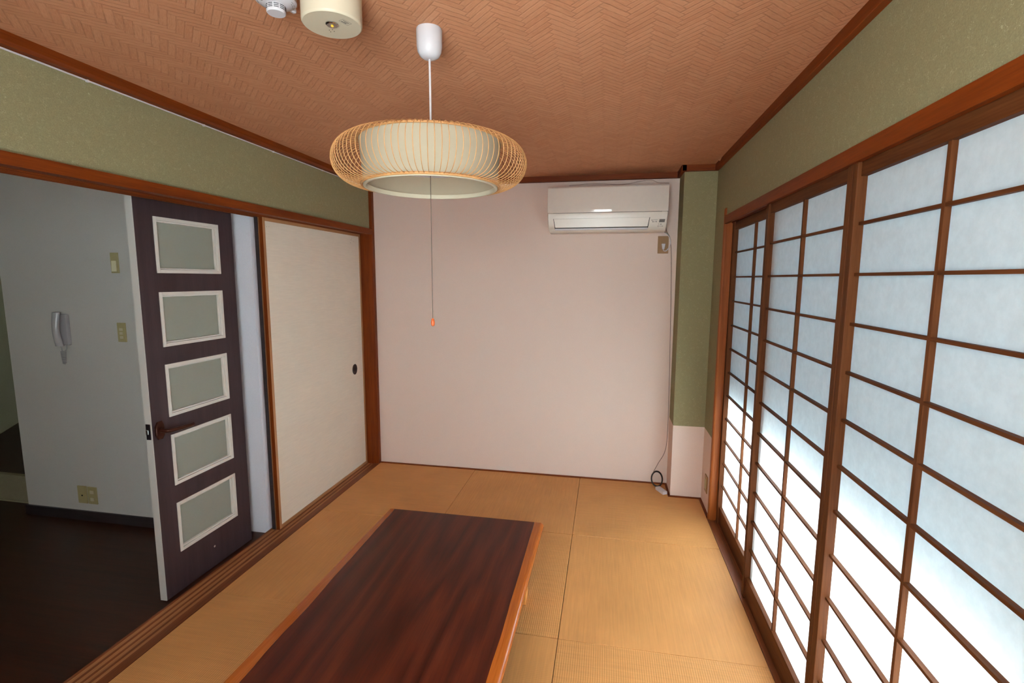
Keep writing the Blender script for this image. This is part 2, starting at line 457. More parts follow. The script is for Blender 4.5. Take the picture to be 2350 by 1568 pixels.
def tag(o, label, cat, group=None):
    o['label'] = label; o['category'] = cat
    if group: o['group'] = group
    return o
def thing(name, loc, label, cat, group=None):
    o = bpy.data.objects.new(name, None); COL.objects.link(o); o.location = loc
    o.empty_display_size = 0.05
    return tag(o, label, cat, group)
def struct(o, label=None):
    o['kind'] = 'structure'
    if label: o['label'] = label
    return o
def smooth_path(pts, k=6):
    """Catmull-Rom through the points"""
    P = [Vector(p) for p in pts]; P = [P[0] * 2 - P[1]] + P + [P[-1] * 2 - P[-2]]; out = []
    for i in range(1, len(P) - 2):
        a, b, c, d = P[i - 1], P[i], P[i + 1], P[i + 2]
        for j in range(k):
            t = j / k
            out.append(0.5 * ((2 * b) + (c - a) * t + (2 * a - 5 * b + 4 * c - d) * t * t + (3 * b - a - 3 * c + d) * t ** 3))
    out.append(P[-2]); return out
def text_mesh(name, body, size, mat, origin, xdir, ydir, parent, depth=0.0004, bold=0.0, align='LEFT'):
    cu = bpy.data.curves.new(name + '_curve', 'FONT'); cu.body = body; cu.size = size
    cu.extrude = depth; cu.offset = bold; cu.align_x = align
    tmp = bpy.data.objects.new(name + '_tmp', cu); COL.objects.link(tmp)
    dg = bpy.context.evaluated_depsgraph_get(); dg.update()
    me = bpy.data.meshes.new_from_object(tmp.evaluated_get(dg))
    bpy.data.objects.remove(tmp); bpy.data.curves.remove(cu)
    X = Vector(xdir).normalized(); Y = Vector(ydir).normalized(); Z = X.cross(Y)
    L = Vector((0, 0, 0)); p = parent
    while p is not None: L += p.location; p = p.parent
    O = Vector(origin) - L
    for v in me.vertices: v.co = O + X * v.co.x + Y * v.co.y + Z * v.co.z
    me.name = name; me.materials.clear(); me.materials.append(mat)
    o = bpy.data.objects.new(name, me); COL.objects.link(o); o.parent = parent
    return o

# ------------------------------------------------------------------ room shell
H = 2.145           # ceiling
HT = 2.108          # underside of the cornice
XR = 2.374          # right wall face
XC, DC = 2.177, 0.204   # corner column
Y0 = -3.78          # wall behind the camera
KL, KLT = 1.77, 1.808   # left lintel
XG = -0.022         # green wall on the left
SHK = -0.158        # outer edge of the left track

struct(MB().box(-0.01, 2.50, Y0, 0.0, -0.12, -0.03).build('floor', MT['tat_x']), 'base floor under the tatami mats')
struct(MB().box(-0.40, 2.75, Y0 - 0.1, 0.12, H, H + 0.1).build('ceiling', MT['ceiling']), 'reddish brown woven herringbone papered ceiling')
struct(MB().box(-0.02, 2.75, 0.0, 0.12, -0.12, H).build('wall_back', MT['pink']), 'pale pink papered back wall')
struct(MB().box(XC, XR + 0.01, -DC, 0.02, 0.489, H).build('wall_column', MT['green']), 'green upper part of the corner column')
struct(MB().box(XC, XR + 0.01, -DC, 0.02, -0.03, 0.489).build('wall_column', MT['pink']), 'white lower part of the corner column')
# right wall: piece beside the column and the part over the sliding screens
struct(MB().box(XR, 2.62, -0.468, 0.0, 0.489, H).build('wall_right', MT['green']), 'green wall strip between column and screens')
struct(MB().box(XR, 2.62, -0.468, 0.0, -0.12, 0.489).build('wall_right', MT['pink']), 'white low wall strip beside the screens')
struct(MB().box(XR, 2.62, -3.50, -0.468, 1.803, H).build('wall_right', MT['green']), 'green wall above the paper screens')
struct(MB().box(XR, 2.62, Y0, -3.50, -0.12, H).build('wall_right', MT['green']), 'green wall at the near end of the screens')
struct(MB().box(2.452, 2.62, -3.50, -2.745, -0.12, 1.803).build('wall_right', MT['pink']), 'added unseen wall blocking daylight behind the nearest screens')  # added out of view to cut the daylight near the viewer
struct(MB().box(2.46, 2.62, -2.745, -0.468, -0.12, 0.0).build('wall_right', MT['pink']), 'wall below the window')
# left wall above the opening
struct(MB().box(-0.15, XG, Y0, -0.033, KLT, H).build('wall_left', MT['green']), 'green wall above the left opening')
struct(MB().box(-0.15, 0.0, Y0, -3.60, -0.12, KLT).build('wall_left', MT['green']), 'left wall at the near end of the opening')
struct(MB().box(-4.6, 2.75, Y0 - 0.1, Y0, -0.12, 0.9).build('wall_front', MT['pink']), 'wall behind the viewer, lower part')
struct(MB().box(-0.9, 1.08, Y0 - 0.1, Y0, 0.9, H).box(1.90, 2.75, Y0 - 0.1, Y0, 0.9, H).box(1.08, 1.90, Y0 - 0.1, Y0, 1.9, H).build('wall_front', MT['pink']), 'wall behind the viewer')
rw = struct(MB().box(1.08, 1.11, Y0 - 0.07, Y0 - 0.02, 0.9, 1.9).box(1.87, 1.90, Y0 - 0.07, Y0 - 0.02, 0.9, 1.9).box(1.11, 1.87, Y0 - 0.07, Y0 - 0.02, 0.9, 0.93).box(1.11, 1.87, Y0 - 0.07, Y0 - 0.02, 1.87, 1.9).build('window_3', MT['alum']), 'window behind the viewer')
MB().box(1.11, 1.87, Y0 - 0.047, Y0 - 0.043, 0.93, 1.87).build('clear_pane', MT['clear'], rw)

# trim: cornice, lintels, posts, tracks, edging
tn = [0]
def trim(mb, mat, label, bevel=0.0025):
    tn[0] += 1
    return struct(mb.build('trim_%d' % tn[0], MT[mat], bevel=bevel), label)
trim(MB().prism([(HT, XG - 0.01), (H + 0.004, XG - 0.01), (H + 0.004, 0.014), (HT + 0.010, 0.014), (HT, 0.006)], 'y', Y0, -0.001), 'trim_y', 'brown cornice along the left wall', 0.001)
trim(MB().box(0.0, XC, -0.030, 0.01, HT, H + 0.004), 'trim_x', 'brown cornice along the back wall')
trim(MB().box(XC - 0.020, XC + 0.01, -DC - 0.024, -0.028, HT, H + 0.004), 'trim_y', 'brown cornice on the side of the column')
trim(MB().box(XC - 0.018, XR, -DC - 0.024, -DC + 0.01, HT - 0.0005, H + 0.004), 'trim_x', 'brown cornice on the front of the column')
trim(MB().box(XR - 0.022, XR + 0.01, Y0, -DC - 0.003, HT, H + 0.004), 'trim_y', 'brown cornice along the right wall')
# corner post left
trim(MB().box(SHK, 0.0, -0.035, 0.01, -0.03, H), 'trim_z', 'brown corner post beside the pink wall', 0.004)
# left lintel with grooves underneath
lp = MB()
lp.box(-0.034, 0.0, Y0, -0.033, KL, KLT)
lp.box(SHK, -0.034, Y0, -0.033, KL + 0.012, KLT)
for a, b in ((-0.046, -0.034), (-0.070, -0.066), (-0.098, -0.094), (-0.126, -0.122), (SHK, -0.149)):
    lp.box(a, b, Y0, -0.033, KL, KL + 0.0125)
trim(lp, 'trim_y', 'brown grooved lintel over the left opening', 0.0)
# left sill track
trim(MB().box(SHK, 0.0, Y0, -0.034, -0.06, -0.004), 'track_light', 'worn grooved wooden track along the left opening', 0.0)
rb = MB()
for a, b, zt in ((-0.043, -0.001, 0.0), (-0.069, -0.062, 0.0), (-0.098, -0.091, 0.0), (-0.127, -0.120, 0.0), (SHK, -0.149, 0.0)):
    rb.box(a, b, Y0, -0.034, -0.006, zt)
trim(rb, 'sill_r', 'ridges between the grooves of the left track', 0.0)
# right frame
trim(MB().box(2.364, 2.445, -0.502, -0.468, -0.02, 1.848), 'post_z', 'brown post at the far end of the paper screens', 0.009)
rk = MB()
rk.box(2.364, 2.380, -3.50, -0.500, 1.758, 1.803)
rk.box(2.380, 2.46, -3.50, -0.500, 1.774, 1.803)
rk.box(2.4025, 2.4060, -3.50, -0.500, 1.762, 1.774); rk.box(2.4375, 2.46, -3.50, -0.500, 1.762, 1.774)
trim(rk, 'trim_y', 'brown lintel over the paper screens', 0.0)
sl = MB()
sl.box(2.360, 2.46, -3.50, -0.500, -0.06, -0.004)
sl.box(2.3605, 2.3735, -3.50, -0.500, -0.006, 0.001); sl.box(2.402, 2.406, -3.50, -0.500, -0.006, 0.001); sl.box(2.436, 2.46, -3.50, -0.500, -0.006, 0.001)
trim(sl, 'sill_r', 'brown grooved sill under the paper screens', 0.0)
# edging strip at the foot of the back wall and column
struct(MB().box(0.0, XC, -0.014, 0.004, -0.03, 0.006).build('baseboard_back', MT['trim_x'], bevel=0.001), 'thin brown edging at the foot of the pink wall')
struct(MB().box(XC - 0.012, XC + 0.004, -DC - 0.012, -0.013, -0.03, 0.006).build('baseboard_column', MT['trim_y'], bevel=0.001), 'thin brown edging beside the column')
struct(MB().box(XC - 0.011, XR, -DC - 0.0125, -DC + 0.004, -0.03, 0.0065).build('baseboard_column', MT['trim_x'], bevel=0.001), 'thin brown edging in front of the column')
struct(MB().box(2.3605, XR + 0.004, -0.468, -DC - 0.012, -0.03, 0.006).build('baseboard_right', MT['trim_y'], bevel=0.001), 'thin brown edging below the white wall strip')

# ------------------------------------------------------------------ window behind the paper screens
win = struct(MB().box(2.50, 2.56, -2.745, -2.705, 0.0, 1.80).box(2.50, 2.56, -0.51, -0.47, 0.0, 1.80).box(2.50, 2.56, -2.705, -0.51, 1.765, 1.80)
             .box(2.50, 2.56, -2.705, -0.51, 0.0, 0.03).build('window_1', MT['alum']), 'aluminium window behind the paper screens')
MB().box(2.4720, 2.4760, -2.745, -0.469, 0.745, 1.800).build('dimming_pane', MT['film'], win)  # added unseen film, dims and tints daylight on the upper paper
MB().box(2.530, 2.534, -2.705, -0.51, 0.03, 1.765).build('clear_pane', MT['clear'], win)

# ------------------------------------------------------------------ kitchen side
ZF = -0.02
struct(MB().box(-5.2, SHK, Y0 - 0.05, 1.2, ZF - 0.1, ZF).build('floor', MT['floor_dark']), 'dark brown floorboards of the next room')
struct(MB().box(-5.2, -0.145, Y0 - 0.1, 1.2, 2.20, 2.3).build('ceiling', MT['white_wall']), 'ceiling of the next room')
struct(MB().box(-0.20, -0.149, Y0, -0.03, KLT + 0.0, 2.2).build('wall_kitchen_right', MT['white_wall']), 'wall over the opening, kitchen side')
struct(MB().box(-1.785, -0.86, -1.20, -1.08, ZF, 2.2).build('wall_partition', MT['white_wall']), 'grey white partition wall with intercom')
struct(MB().box(-0.86, -0.27, -1.20, -1.08, 1.86, 2.2).build('wall_partition', MT['white_wall']), 'wall over the doorway behind the dark door')
struct(MB().box(-0.31, -0.162, -1.13, 1.0, ZF, 2.2).build('wall_stub', MT['strip_wall']), 'white wall strip between dark door and sliding door')
struct(MB().box(-5.2, -0.15, 1.1, 1.2, ZF, 2.2).build('wall_kitchen_back', MT['olive_wall']))
struct(MB().box(-5.2, -5.1, Y0, 1.2, ZF, 2.2).build('wall_kitchen_left', MT['olive_wall']))
struct(MB().box(-4.6, -0.9, Y0 - 0.1, Y0, 1.9, 2.2).build('wall_front', MT['white_wall']))
struct(MB().box(-5.2, -4.0, Y0 - 0.1, Y0, -0.1, 2.2).build('wall_front', MT['white_wall']))
kb = MB(); kb.box(-1.797, -0.86, -1.212, -1.199, ZF, 0.040); kb.box(-1.797, -1.784, -1.20, -1.08, ZF, 0.040)
struct(kb.build('baseboard_partition', MT['base_dark'], bevel=0.002), 'dark baseboard along the partition wall')
# raised hall floor with a beige riser, closed by a slanting wall
struct(MB().box(-3.9, -1.70, -1.078, 1.1, ZF, 0.158).build('floor', MT['hall_floor']), 'raised dark red brown hall floor')
st = MB(); st.box(-3.9, -1.70, -1.088, -1.078, ZF, 0.128); st.box(-3.9, -1.70, -1.098, -1.066, 0.126, 0.166); st.box(-3.9, -1.70, -1.096, -1.078, ZF, -0.008)
struct(st.build('trim_20', MT['step'], bevel=0.002), 'beige riser of the hall step')
a = Vector((-2.35, -1.45)); b = Vector((-3.9, 0.505)); d = (b - a).normalized(); nn = Vector((d.y, -d.x)) * -0.08
a = Vector((-3.15, -0.44)) - d * 0.80
a = Vector((-2.655, -1.066))
poly = [tuple(a), tuple(b), tuple(b + nn), tuple(a + nn)]
struct(MB().hexa([(p[0], p[1], 0.158) for p in poly], [(p[0], p[1], 2.2) for p in poly]).build('wall_hall', MT['olive_wall']), 'dim olive wall beside the hall step')
# kitchen window (out of view, lights the kitchen)
kw = struct(MB().box(-4.0, -3.95, Y0 - 0.08, Y0 - 0.02, 0.9, 1.9).box(-0.95, -0.9, Y0 - 0.08, Y0 - 0.02, 0.9, 1.9).box(-3.95, -0.95, Y0 - 0.08, Y0 - 0.02, 0.9, 0.94).box(-3.95, -0.95, Y0 - 0.08, Y0 - 0.02, 1.86, 1.9).build('window_2', MT['alum']), 'kitchen window behind the viewer')
MB().box(-3.95, -0.95, Y0 - 0.052, Y0 - 0.048, 0.94, 1.86).build('dimming_pane', MT['film_k'], kw)

# ------------------------------------------------------------------ tatami mats
XS = [0.0, 0.774, 1.567, 2.3605]; YS = [-0.014, -0.842, -1.684, -2.528]
names = {(0, 0): 'tan tatami mat in the far left corner by the sliding door', (1, 0): 'tan tatami mat at the pink wall, middle of three',
         (2, 0): 'notched tan tatami mat around the foot of the corner column',
         (0, 1): 'tan tatami mat left of the table, second from the pink wall', (1, 1): 'ribbed tan tatami mat under the far end of the table',
         (2, 1): 'tan tatami mat at the paper screens, second from the pink wall',
         (0, 2): 'tan tatami mat nearest the viewer along the left track', (1, 2): 'tan tatami mat under the near part of the table',
         (2, 2): 'ribbed tan tatami mat nearest the viewer by the paper screens'}
for (i, j), lab in names.items():
    x0, x1 = XS[i] + 0.0012, XS[i + 1] - 0.0012; y1, y0 = YS[j] - 0.001, YS[j + 1] + 0.001
    rib = (i + j) % 2 == 0
    top = 0.0 if rib else -0.0006
    if (i, j) == (2, 0):
        mb = MB().prism([(x0, y0), (x1, y0), (x1, -DC - 0.0135), (XC - 0.013, -DC - 0.0135), (XC - 0.013, y1), (x0, y1)], 'z', -0.03, top)
    else:
        mb = MB().box(x0, x1, y0, y1, -0.03, top)
    tag(mb.build('tatami_mat', MT['tat_y' if rib else 'tat_x'], bevel=0.0015), lab, 'tatami mat', 'tatami mats on the floor')

# ------------------------------------------------------------------ shoji screens
def shoji(ya, yb, xf, label):
    """ya far edge, yb near edge, xf room-side face"""
    t = thing('shoji_screen', (xf + 0.014, (ya + yb) / 2, -0.004), label, 'paper screen', 'paper sliding screens along the right wall')
    xb = xf + 0.028; SW = 0.029; z0, z1 = -0.003, 1.772
    RB, RT = 0.098, 1.722
    for a, b in ((ya - SW, ya), (yb, yb + SW)):
        MB().box(xf, xb, a, b, z0, z1).build('stile', MT['shoji_z'], t, bevel=0.0018)
    yi0, yi1 = yb + SW, ya - SW
    MB().box(xf + 0.009, xb, yi0, yi1, z0 + 0.001, RB).build('bottom_rail', MT['shoji_y'], t, bevel=0.001)
    MB().box(xf + 0.009, xb, yi0, yi1, RT, z1 - 0.008).build('top_rail', MT['shoji_y'], t, bevel=0.001)
    ym = (ya + yb) / 2
    MB().box(xf + 0.0130, xf + 0.0255, ym - 0.0055, ym + 0.0055, RB, RT).build('lattice_bar', MT['shoji_z'], t)
    for k in range(11):
        z = 0.2325 + 0.1365 * k
        mb = MB()
        mb.box(xf + 0.0132, xf + 0.0255, yi0, ym - 0.0055, z - 0.004, z + 0.004)
        mb.box(xf + 0.0132, xf + 0.0255, ym + 0.0055, yi1, z - 0.004, z + 0.004)
        mb.build('lattice_bar', MT['shoji_y'], t)
    MB().box(xf + 0.0256, xf + 0.0260, yi0, yi1, RB - 0.006, RT + 0.006).build('paper', MT['paper'], t)
    return t
shoji(-0.503, -1.290, 2.408, 'farthest paper screen in the rear track, next to the brown post')
shoji(-1.228, -1.980, 2.374, 'middle paper screen, overlapping the farthest screen')
shoji(-1.981, -2.733, 2.374, 'nearest paper screen at the right edge of the photo')
shoji(-2.690, -3.480, 2.408, 'paper screen in the rear track at the near end of the wall')

# ------------------------------------------------------------------ fusuma sliding doors
def fusuma(ya, yb, xf, label, pull=True):
    t = thing('sliding_door', (xf - 0.010, (ya + yb) / 2, -0.004), label, 'sliding door')
    xb = xf - 0.021; SW = 0.019; z0, z1 = -0.003, 1.778
    for a, b in ((ya - SW, ya), (yb, yb + SW)):
        MB().box(xb, xf, a, b, z0, z1).build('stile', MT['fus_z'], t, bevel=0.0015)
    MB().box(xb - 0.0004, xf - 0.0012 if pull else xf + 0.0004, yb - 0.0010, yb + 0.0004, z0, z1 - 0.001).build('edge_strip', MT['trim_z'] if pull else MT['base_dark'], t, label='dark brown edge of the stile, coloured for shade on the rear door')  # the rear door's strip has the shade put into its colour
    MB().box(xb, xf, yb + SW, ya - SW, z0, 0.020).build('rail', MT['fus_y'], t, bevel=0.001)
    MB().box(xb, xf, yb + SW, ya - SW, 1.752, z1).build('rail', MT['fus_y'], t, bevel=0.001)
    MB().box(xb + 0.003, xf - 0.003, yb + SW, ya - SW, 0.020, 1.752).build('panel', MT['fusuma'], t)
    if pull:
        c = (xf - 0.004, -0.180, 0.775)
        p = MB().lathe([(0.036, 0.001), (0.037, 0.0035), (0.033, 0.005), (0.030, 0.0025)], c, 28, 'x', cap=True)
        for i, q in enumerate(p.v): p.v[i] = (q[0], c[1] + (q[1] - c[1]) * 0.92, c[2] + (q[2] - c[2]) * 1.08)
        pp = p.build('finger_pull', MT['pull_black'], t, smooth=True, label='round black finger pull')
        q = MB().lathe([(0.014, 0.0024), (0.014, 0.0038)], c, 20, 'x').build('boss', MT['dark_metal'], pp, smooth=True)
    return t
fus = fusuma(-0.036, -1.112, -0.0985, 'cream papered sliding door with round black pull, nearest the pink wall')
# brown age spots near the top of the panel
sp_ = MB(); random.seed(4)
for (y, z) in ((-1.075, 1.722), (-1.058, 1.724), (-0.155, 1.735), (-0.120, 1.745), (-0.145, 1.715), (-0.130, 1.712), (-0.165, 1.722), (-0.175, 1.700)):
    r = random.uniform(0.0015, 0.003)
    sp_.lathe([(r, 0.0), (r * 0.8, 0.0004)], (-0.1016, y, z), 8, 'x')
sp_.build('age_spots', MT['trim_y'], fus)
fusuma(-0.036, -1.1125, -0.1275, 'sliding door stacked behind the cream papered one, only its edge showing, coloured dark for shade', False)

# ------------------------------------------------------------------ dark glazed door in the next room
XD, TD = -0.203, 0.034
YN, YFAR = -1.768, -1.215
door = struct(thing('door_1', (XD - TD / 2, (YN + YFAR) / 2, ZF + 0.006), 'dark brown door with five frosted panes standing open beside the track', 'door'))
panes = [(1.467, 1.706), (1.141, 1.380), (0.822, 1.058), (0.499, 0.735), (0.175, 0.410)]
YA, YB = -1.676, -1.314
leaf = MB()
zb, zt = ZF + 0.006, 1.83
leaf.box(XD - TD, XD, YN + 0.002, YA, zb, zt); leaf.box(XD - TD, XD, YB, YFAR, zb, zt)
zs = [zb] + [z for p in panes[::-1] for z in p] + [zt]
for k in range(0, len(zs), 2):
    leaf.box(XD - TD, XD, YA, YB, zs[k], zs[k + 1])
leaf.build('leaf', MT['door'], door)
MB().box(XD - TD, XD - 0.001, YN - 0.0005, YN + 0.0025, zb, zt).build('edge_band', MT['edge_white'], door, label='white door edge')
for za, zb_ in panes:
    fr = MB(); w = 0.013
    for xa, xb in ((XD - 0.010, XD + 0.004),):
        fr.box(xa, xb, YA - 0.002, YA + w, za - 0.002, zb_ + 0.002); fr.box(xa, xb, YB - w, YB + 0.002, za - 0.002, zb_ + 0.002)
        fr.box(xa, xb, YA + w, YB - w, za - 0.002, za + w); fr.box(xa, xb, YA + w, YB - w, zb_ - w, zb_ + 0.002)
    w2 = 0.020   # stepped inner bead
    for xa, xb in ((XD - 0.016, XD - 0.004),):
        fr.box(xa, xb, YA + w, YA + w2, za + w, zb_ - w); fr.box(xa, xb, YB - w2, YB - w, za + w, zb_ - w)
        fr.box(xa, xb, YA + w2, YB - w2, za + w, za + w2); fr.box(xa, xb, YA + w2, YB - w2, zb_ - w2, zb_ - w)
    f = fr.build('pane_frame', MT['white_trim'], door, bevel=0.001)
    MB().box(XD - 0.021, XD - 0.015, YA, YB, za, zb_).build('glass_pane', MT['frost'], f)
hd = MB()
oc = [(-1.757, 0.757), (-1.757, 0.795), (-1.745, 0.816), (-1.722, 0.818), (-1.713, 0.800), (-1.712, 0.752), (-1.724, 0.735), (-1.746, 0.736)]
hd.prism(oc, 'x', XD, XD + 0.009)
hnd = hd.build('handle_plate', MT['bronze'], door, bevel=0.003, label='bronze octagonal handle plate')
lv = MB()
lv.tube(smooth_path([(XD + 0.005, -1.735, 0.776), (XD + 0.030, -1.735, 0.776), (XD + 0.047, -1.724, 0.775), (XD + 0.050, -1.690, 0.773), (XD + 0.050, -1.640, 0.770), (XD + 0.046, -1.598, 0.768)], 5),
        0.009, 10)
lv.build('lever', MT['bronze'], hnd, smooth=True)
lt = MB().box(XD - 0.029, XD - 0.007, YN - 0.0022, YN + 0.002, 0.742, 0.812).build('latch_plate', MT['dark_metal'], door, bevel=0.0005, label='dark latch plate in the door edge')
MB().box(XD - 0.024, XD - 0.012, YN - 0.009, YN - 0.001, 0.766, 0.788).build('latch_bolt', MT['chrome'], lt, bevel=0.002)
MB().lathe([(0.006, 0.0), (0.004, 0.0006)], (XD - 0.0001, -1.478, 0.089), 10, 'x').build('chip', MT['edge_white'], door, label='small pale chip near the door foot')

# ------------------------------------------------------------------ low table
TX0, TX1, TY0, TY1, TZ = 0.706, 1.451, -3.05, -1.377, 0.330
tab = thing('low_table', ((TX0 + TX1) / 2, (TY0 + TY1) / 2, 0.0), 'low dark wooden table with orange sapwood edges on the tatami', 'table')
tp = MB()
N = 60; rings = []
random.seed(2)
ph = [random.uniform(0, 6.28) for _ in range(6)]
def edge_off(y, s):
    return 0.0025 * math.sin(3.1 * y + ph[s]) + 0.001 * math.sin(8.3 * y + ph[s + 2])
TH = 0.042
for i in range(N + 1):
    y = TY1 + (TY0 - TY1) * i / N
    xl = TX0 + edge_off(y, 0); xr_ = TX1 + edge_off(y, 1)
    sec = []
    # left edge slopes in below, right edge is a soft bullnose
    sec += [(xl + 0.012, TZ - TH), (xl + 0.002, TZ - TH * 0.55), (xl, TZ - 0.008), (xl + 0.003, TZ - 0.002), (xl + 0.008, TZ)]
    for k in range(9):
        t = math.pi / 2 - math.pi * k / 8
        sec.append((xr_ - 0.004 + 0.016 * math.cos(t) * (1.0 if k < 5 else 0.9), TZ - TH / 2 + TH / 2 * math.sin(t)))
    rings.append([(x, y, z) for x, z in sec])
m = len(rings[0]); vs = [p for r in rings for p in r]; fs = []
for i in range(N):
    for k in range(m):
        k2 = (k + 1) % m
        fs.append((i * m + k, i * m + k2, (i + 1) * m + k2, (i + 1) * m + k))
fs.append(tuple(range(m))); fs.append(tuple(range(N * m, N * m + m)))
tp.add(vs, fs)
tp.build('tabletop', MT['tabletop'], tab, smooth=True)
for lx, sx in ((TX0 + 0.055, 1), (TX1 - 0.064, -1)):
    for ly in (TY1 - 0.10, TY0 + 0.10):
        mb = MB()
        w0, w1 = 0.030, 0.040
        fx = lx
        mb.hexa([(fx - w0, ly - w0, 0.0), (fx + w0 * 0.0 + w0 * 0.6 if sx < 0 else fx + w0, ly - w0, 0.0), (fx + w0 * 0.6 if sx < 0 else fx + w0, ly + w0, 0.0), (fx - w0, ly + w0, 0.0)],
                [(lx - w1, ly - w1, TZ - TH), (lx + w1 * 0.6, ly - w1, TZ - TH), (lx + w1 * 0.6, ly + w1, TZ - TH), (lx - w1, ly + w1, TZ - TH)])
        mb.build('leg', MT['leg_wood'], tab, bevel=0.004)
for ly in (TY1 - 0.10, TY0 + 0.10):
    MB().box(TX0 + 0.07, TX1 - 0.07, ly - 0.012, ly + 0.012, TZ - TH - 0.06, TZ - TH).build('apron', MT['leg_wood'], tab, bevel=0.002)

# ------------------------------------------------------------------ pendant lamp
LX, LY = 1.210, -2.100
lamp = thing('pendant_lamp', (LX, LY, H), 'round bamboo ribbed pendant lamp with cream drum shade hanging from the ceiling', 'lamp')
cpf = [(0.010, -0.0795), (0.020, -0.077), (0.028, -0.071), (0.0335, -0.060), (0.0358, -0.046), (0.0365, -0.003), (0.0355, 0.0)]
MB().lathe(cpf, (LX, LY, H), 40).build('canopy', MT['white_pl'], lamp, smooth=True, label='white plastic ceiling cap')
MB().tube([(LX, LY, H - 0.078), (LX + 0.0004, LY, 1.95), (LX, LY, 1.835)], 0.0032, 10).build('cord', MT['white_rub'], lamp, smooth=True, label='white hanging cord')
ZB, ZTt = 1.713, 1.836
dr = MB()
dr.lathe([(0.1925, ZB - 0.001 - H), (0.2020, ZTt - 0.002 - H)], (LX, LY, H), 72, cap=False)
dr.build('drum_shade', MT['shade'], lamp, smooth=True, label='cream fabric drum')
rm = MB()
rm.lathe([(0.1855, ZB - 0.0055 - H), (0.1930, ZB - 0.0055 - H), (0.1930, ZB + 0.007 - H), (0.1860, ZB + 0.007 - H), (0.1855, ZB - 0.0055 - H)], (LX, LY, H), 72, cap=False)
rm.build('rim', MT['rim'], lamp, smooth=True, label='pale lower rim')
def ring(r, z, rad, name):
    pts = [(LX + r * math.cos(2 * math.pi * k / 72), LY + r * math.sin(2 * math.pi * k / 72), z) for k in range(72)]
    MB().tube(pts, rad, 8, True).build(name, MT['bamboo'], lamp, smooth=True)
ring(0.1975, ZB, 0.0040, 'lower_ring')
ring(0.2050, ZTt, 0.0034, 'upper_ring')
# one rib, then copies of it turned about the lamp axis
pf = []
zc = (ZB + ZTt) / 2; hh = (ZTt - ZB) / 2
for k in range(19):
    t = -math.pi / 2 + math.pi * k / 18
    pf.append((0.1985 + 0.0065 * k / 18 + 0.0765 * (max(math.cos(t), 0.0) ** 0.85), 0, zc + hh * math.sin(t)))
NR = 100
rib0 = MB().tube([(LX + p[0], LY, p[2]) for p in pf], 0.00095, 6).build('rib', MT['bamboo'], lamp, smooth=True)
for k in range(1, NR):
    o = rib0.copy(); COL.objects.link(o); o.parent = lamp
    o.rotation_euler = (0, 0, 2 * math.pi * k / NR)
# diffuser, spokes, pull cord
MB().lathe([(0.075, 1.754 - H), (0.120, 1.762 - H), (0.128, 1.776 - H), (0.110, 1.792 - H)], (LX, LY, H), 48).build('tube_housing', MT['white_pl'], lamp, smooth=True, label='white round lamp housing inside the shade')
sk = MB()
for k in range(3):
    t = 2 * math.pi * k / 3 + 0.5
    sk.tube([(LX, LY, 1.836), (LX + 0.2 * math.cos(t), LY + 0.2 * math.sin(t), ZTt)], 0.002, 6)
sk.build('spokes', MT['white_pl'], lamp)
pc = MB().tube([(LX - 0.003, LY, 1.768), (LX - 0.003, LY, 1.55), (LX - 0.003, LY, 1.326)], 0.0011, 6).build('pull_cord', MT['grey_rub'], lamp)
MB().lathe([(0.002, -0.024), (0.0052, -0.021), (0.0060, -0.012), (0.0042, -0.003), (0.002, 0.0)], (LX - 0.003, LY, 1.326), 16).build('pull_knob', MT['orange_knob'], lamp, smooth=True, label='orange wooden pull knob')

# ------------------------------------------------------------------ air conditioner
AX0, AX1, AYF, AZ0, AZ1 = 1.326, 2.090, -0.200, 1.752, 2.043
ac = thing('air_conditioner', ((AX0 + AX1) / 2, -0.1, AZ0), 'white wall mounted air conditioner on the pink wall near the ceiling', 'air conditioner')
def ac_sec(inx, iny=0.0):
    # (y, z) outline
    return [(-0.002, AZ1 - 0.004), (-0.185, AZ1 - 0.004), (-0.196, AZ1 - 0.012), (-0.199, AZ1 - 0.03), (-0.198, 1.876)]
body = MB()
# (y,z) profile for the rear casing
pr_ = [(-0.001, AZ0 + 0.020), (-0.001, AZ1 - 0.006), (-0.170, AZ1 - 0.006), (-0.186, AZ1 - 0.02), (-0.190, 1.876), (-0.1985, 1.8715), (-0.1985, 1.845), (-0.190, 1.800), (-0.176, 1.768), (-0.158, 1.755), (-0.060, AZ0)]
secs = []
for x, ins in ((AX0 + 0.0005, 1.0), (AX0 + 0.005, 0.0), (AX1 - 0.005, 0.0), (AX1 - 0.0005, 1.0)):
    s = []
    for y, z in pr_:
        # lower part draws in towards the bottom at both ends
        k = max(0.0, (1.86 - z) / 0.11)
        dx = 0.010 * k * k
        xx = x + dx if x < 1.7 else x - dx
        yy = y + (0.006 * ins if y < -0.1 else 0.0)
        s.append((xx, yy, z))
    secs.append(s)
m = len(pr_); vs = [p for s in secs for p in s]; fs = []
for i in range(len(secs) - 1):
    for k in range(m):
        k2 = (k + 1) % m
        fs.append((i * m + k, i * m + k2, (i + 1) * m + k2, (i + 1) * m + k))
fs.append(tuple(range(m))); fs.append(tuple(range((len(secs) - 1) * m, len(secs) * m)))
body.add(vs, fs).build('casing', MT['ac_white'], ac, smooth=True)
fp = [(-0.186, 1.8745), (-0.20355, 1.8745), (-0.20420, 1.8805), (-0.20490, 1.8875), (-0.20540, 1.8930), (-0.20560, 1.8990), (-0.2052, 1.93), (-0.2035, 1.97), (-0.2000, AZ1 - 0.012), (-0.194, AZ1 - 0.003), (-0.175, AZ1), (-0.160, AZ1), (-0.165, 1.99)]
MB().prism(fp, 'x', AX0, AX1).build('front_panel', MT['ac_panel'], ac, smooth=True, bevel=0.0012)
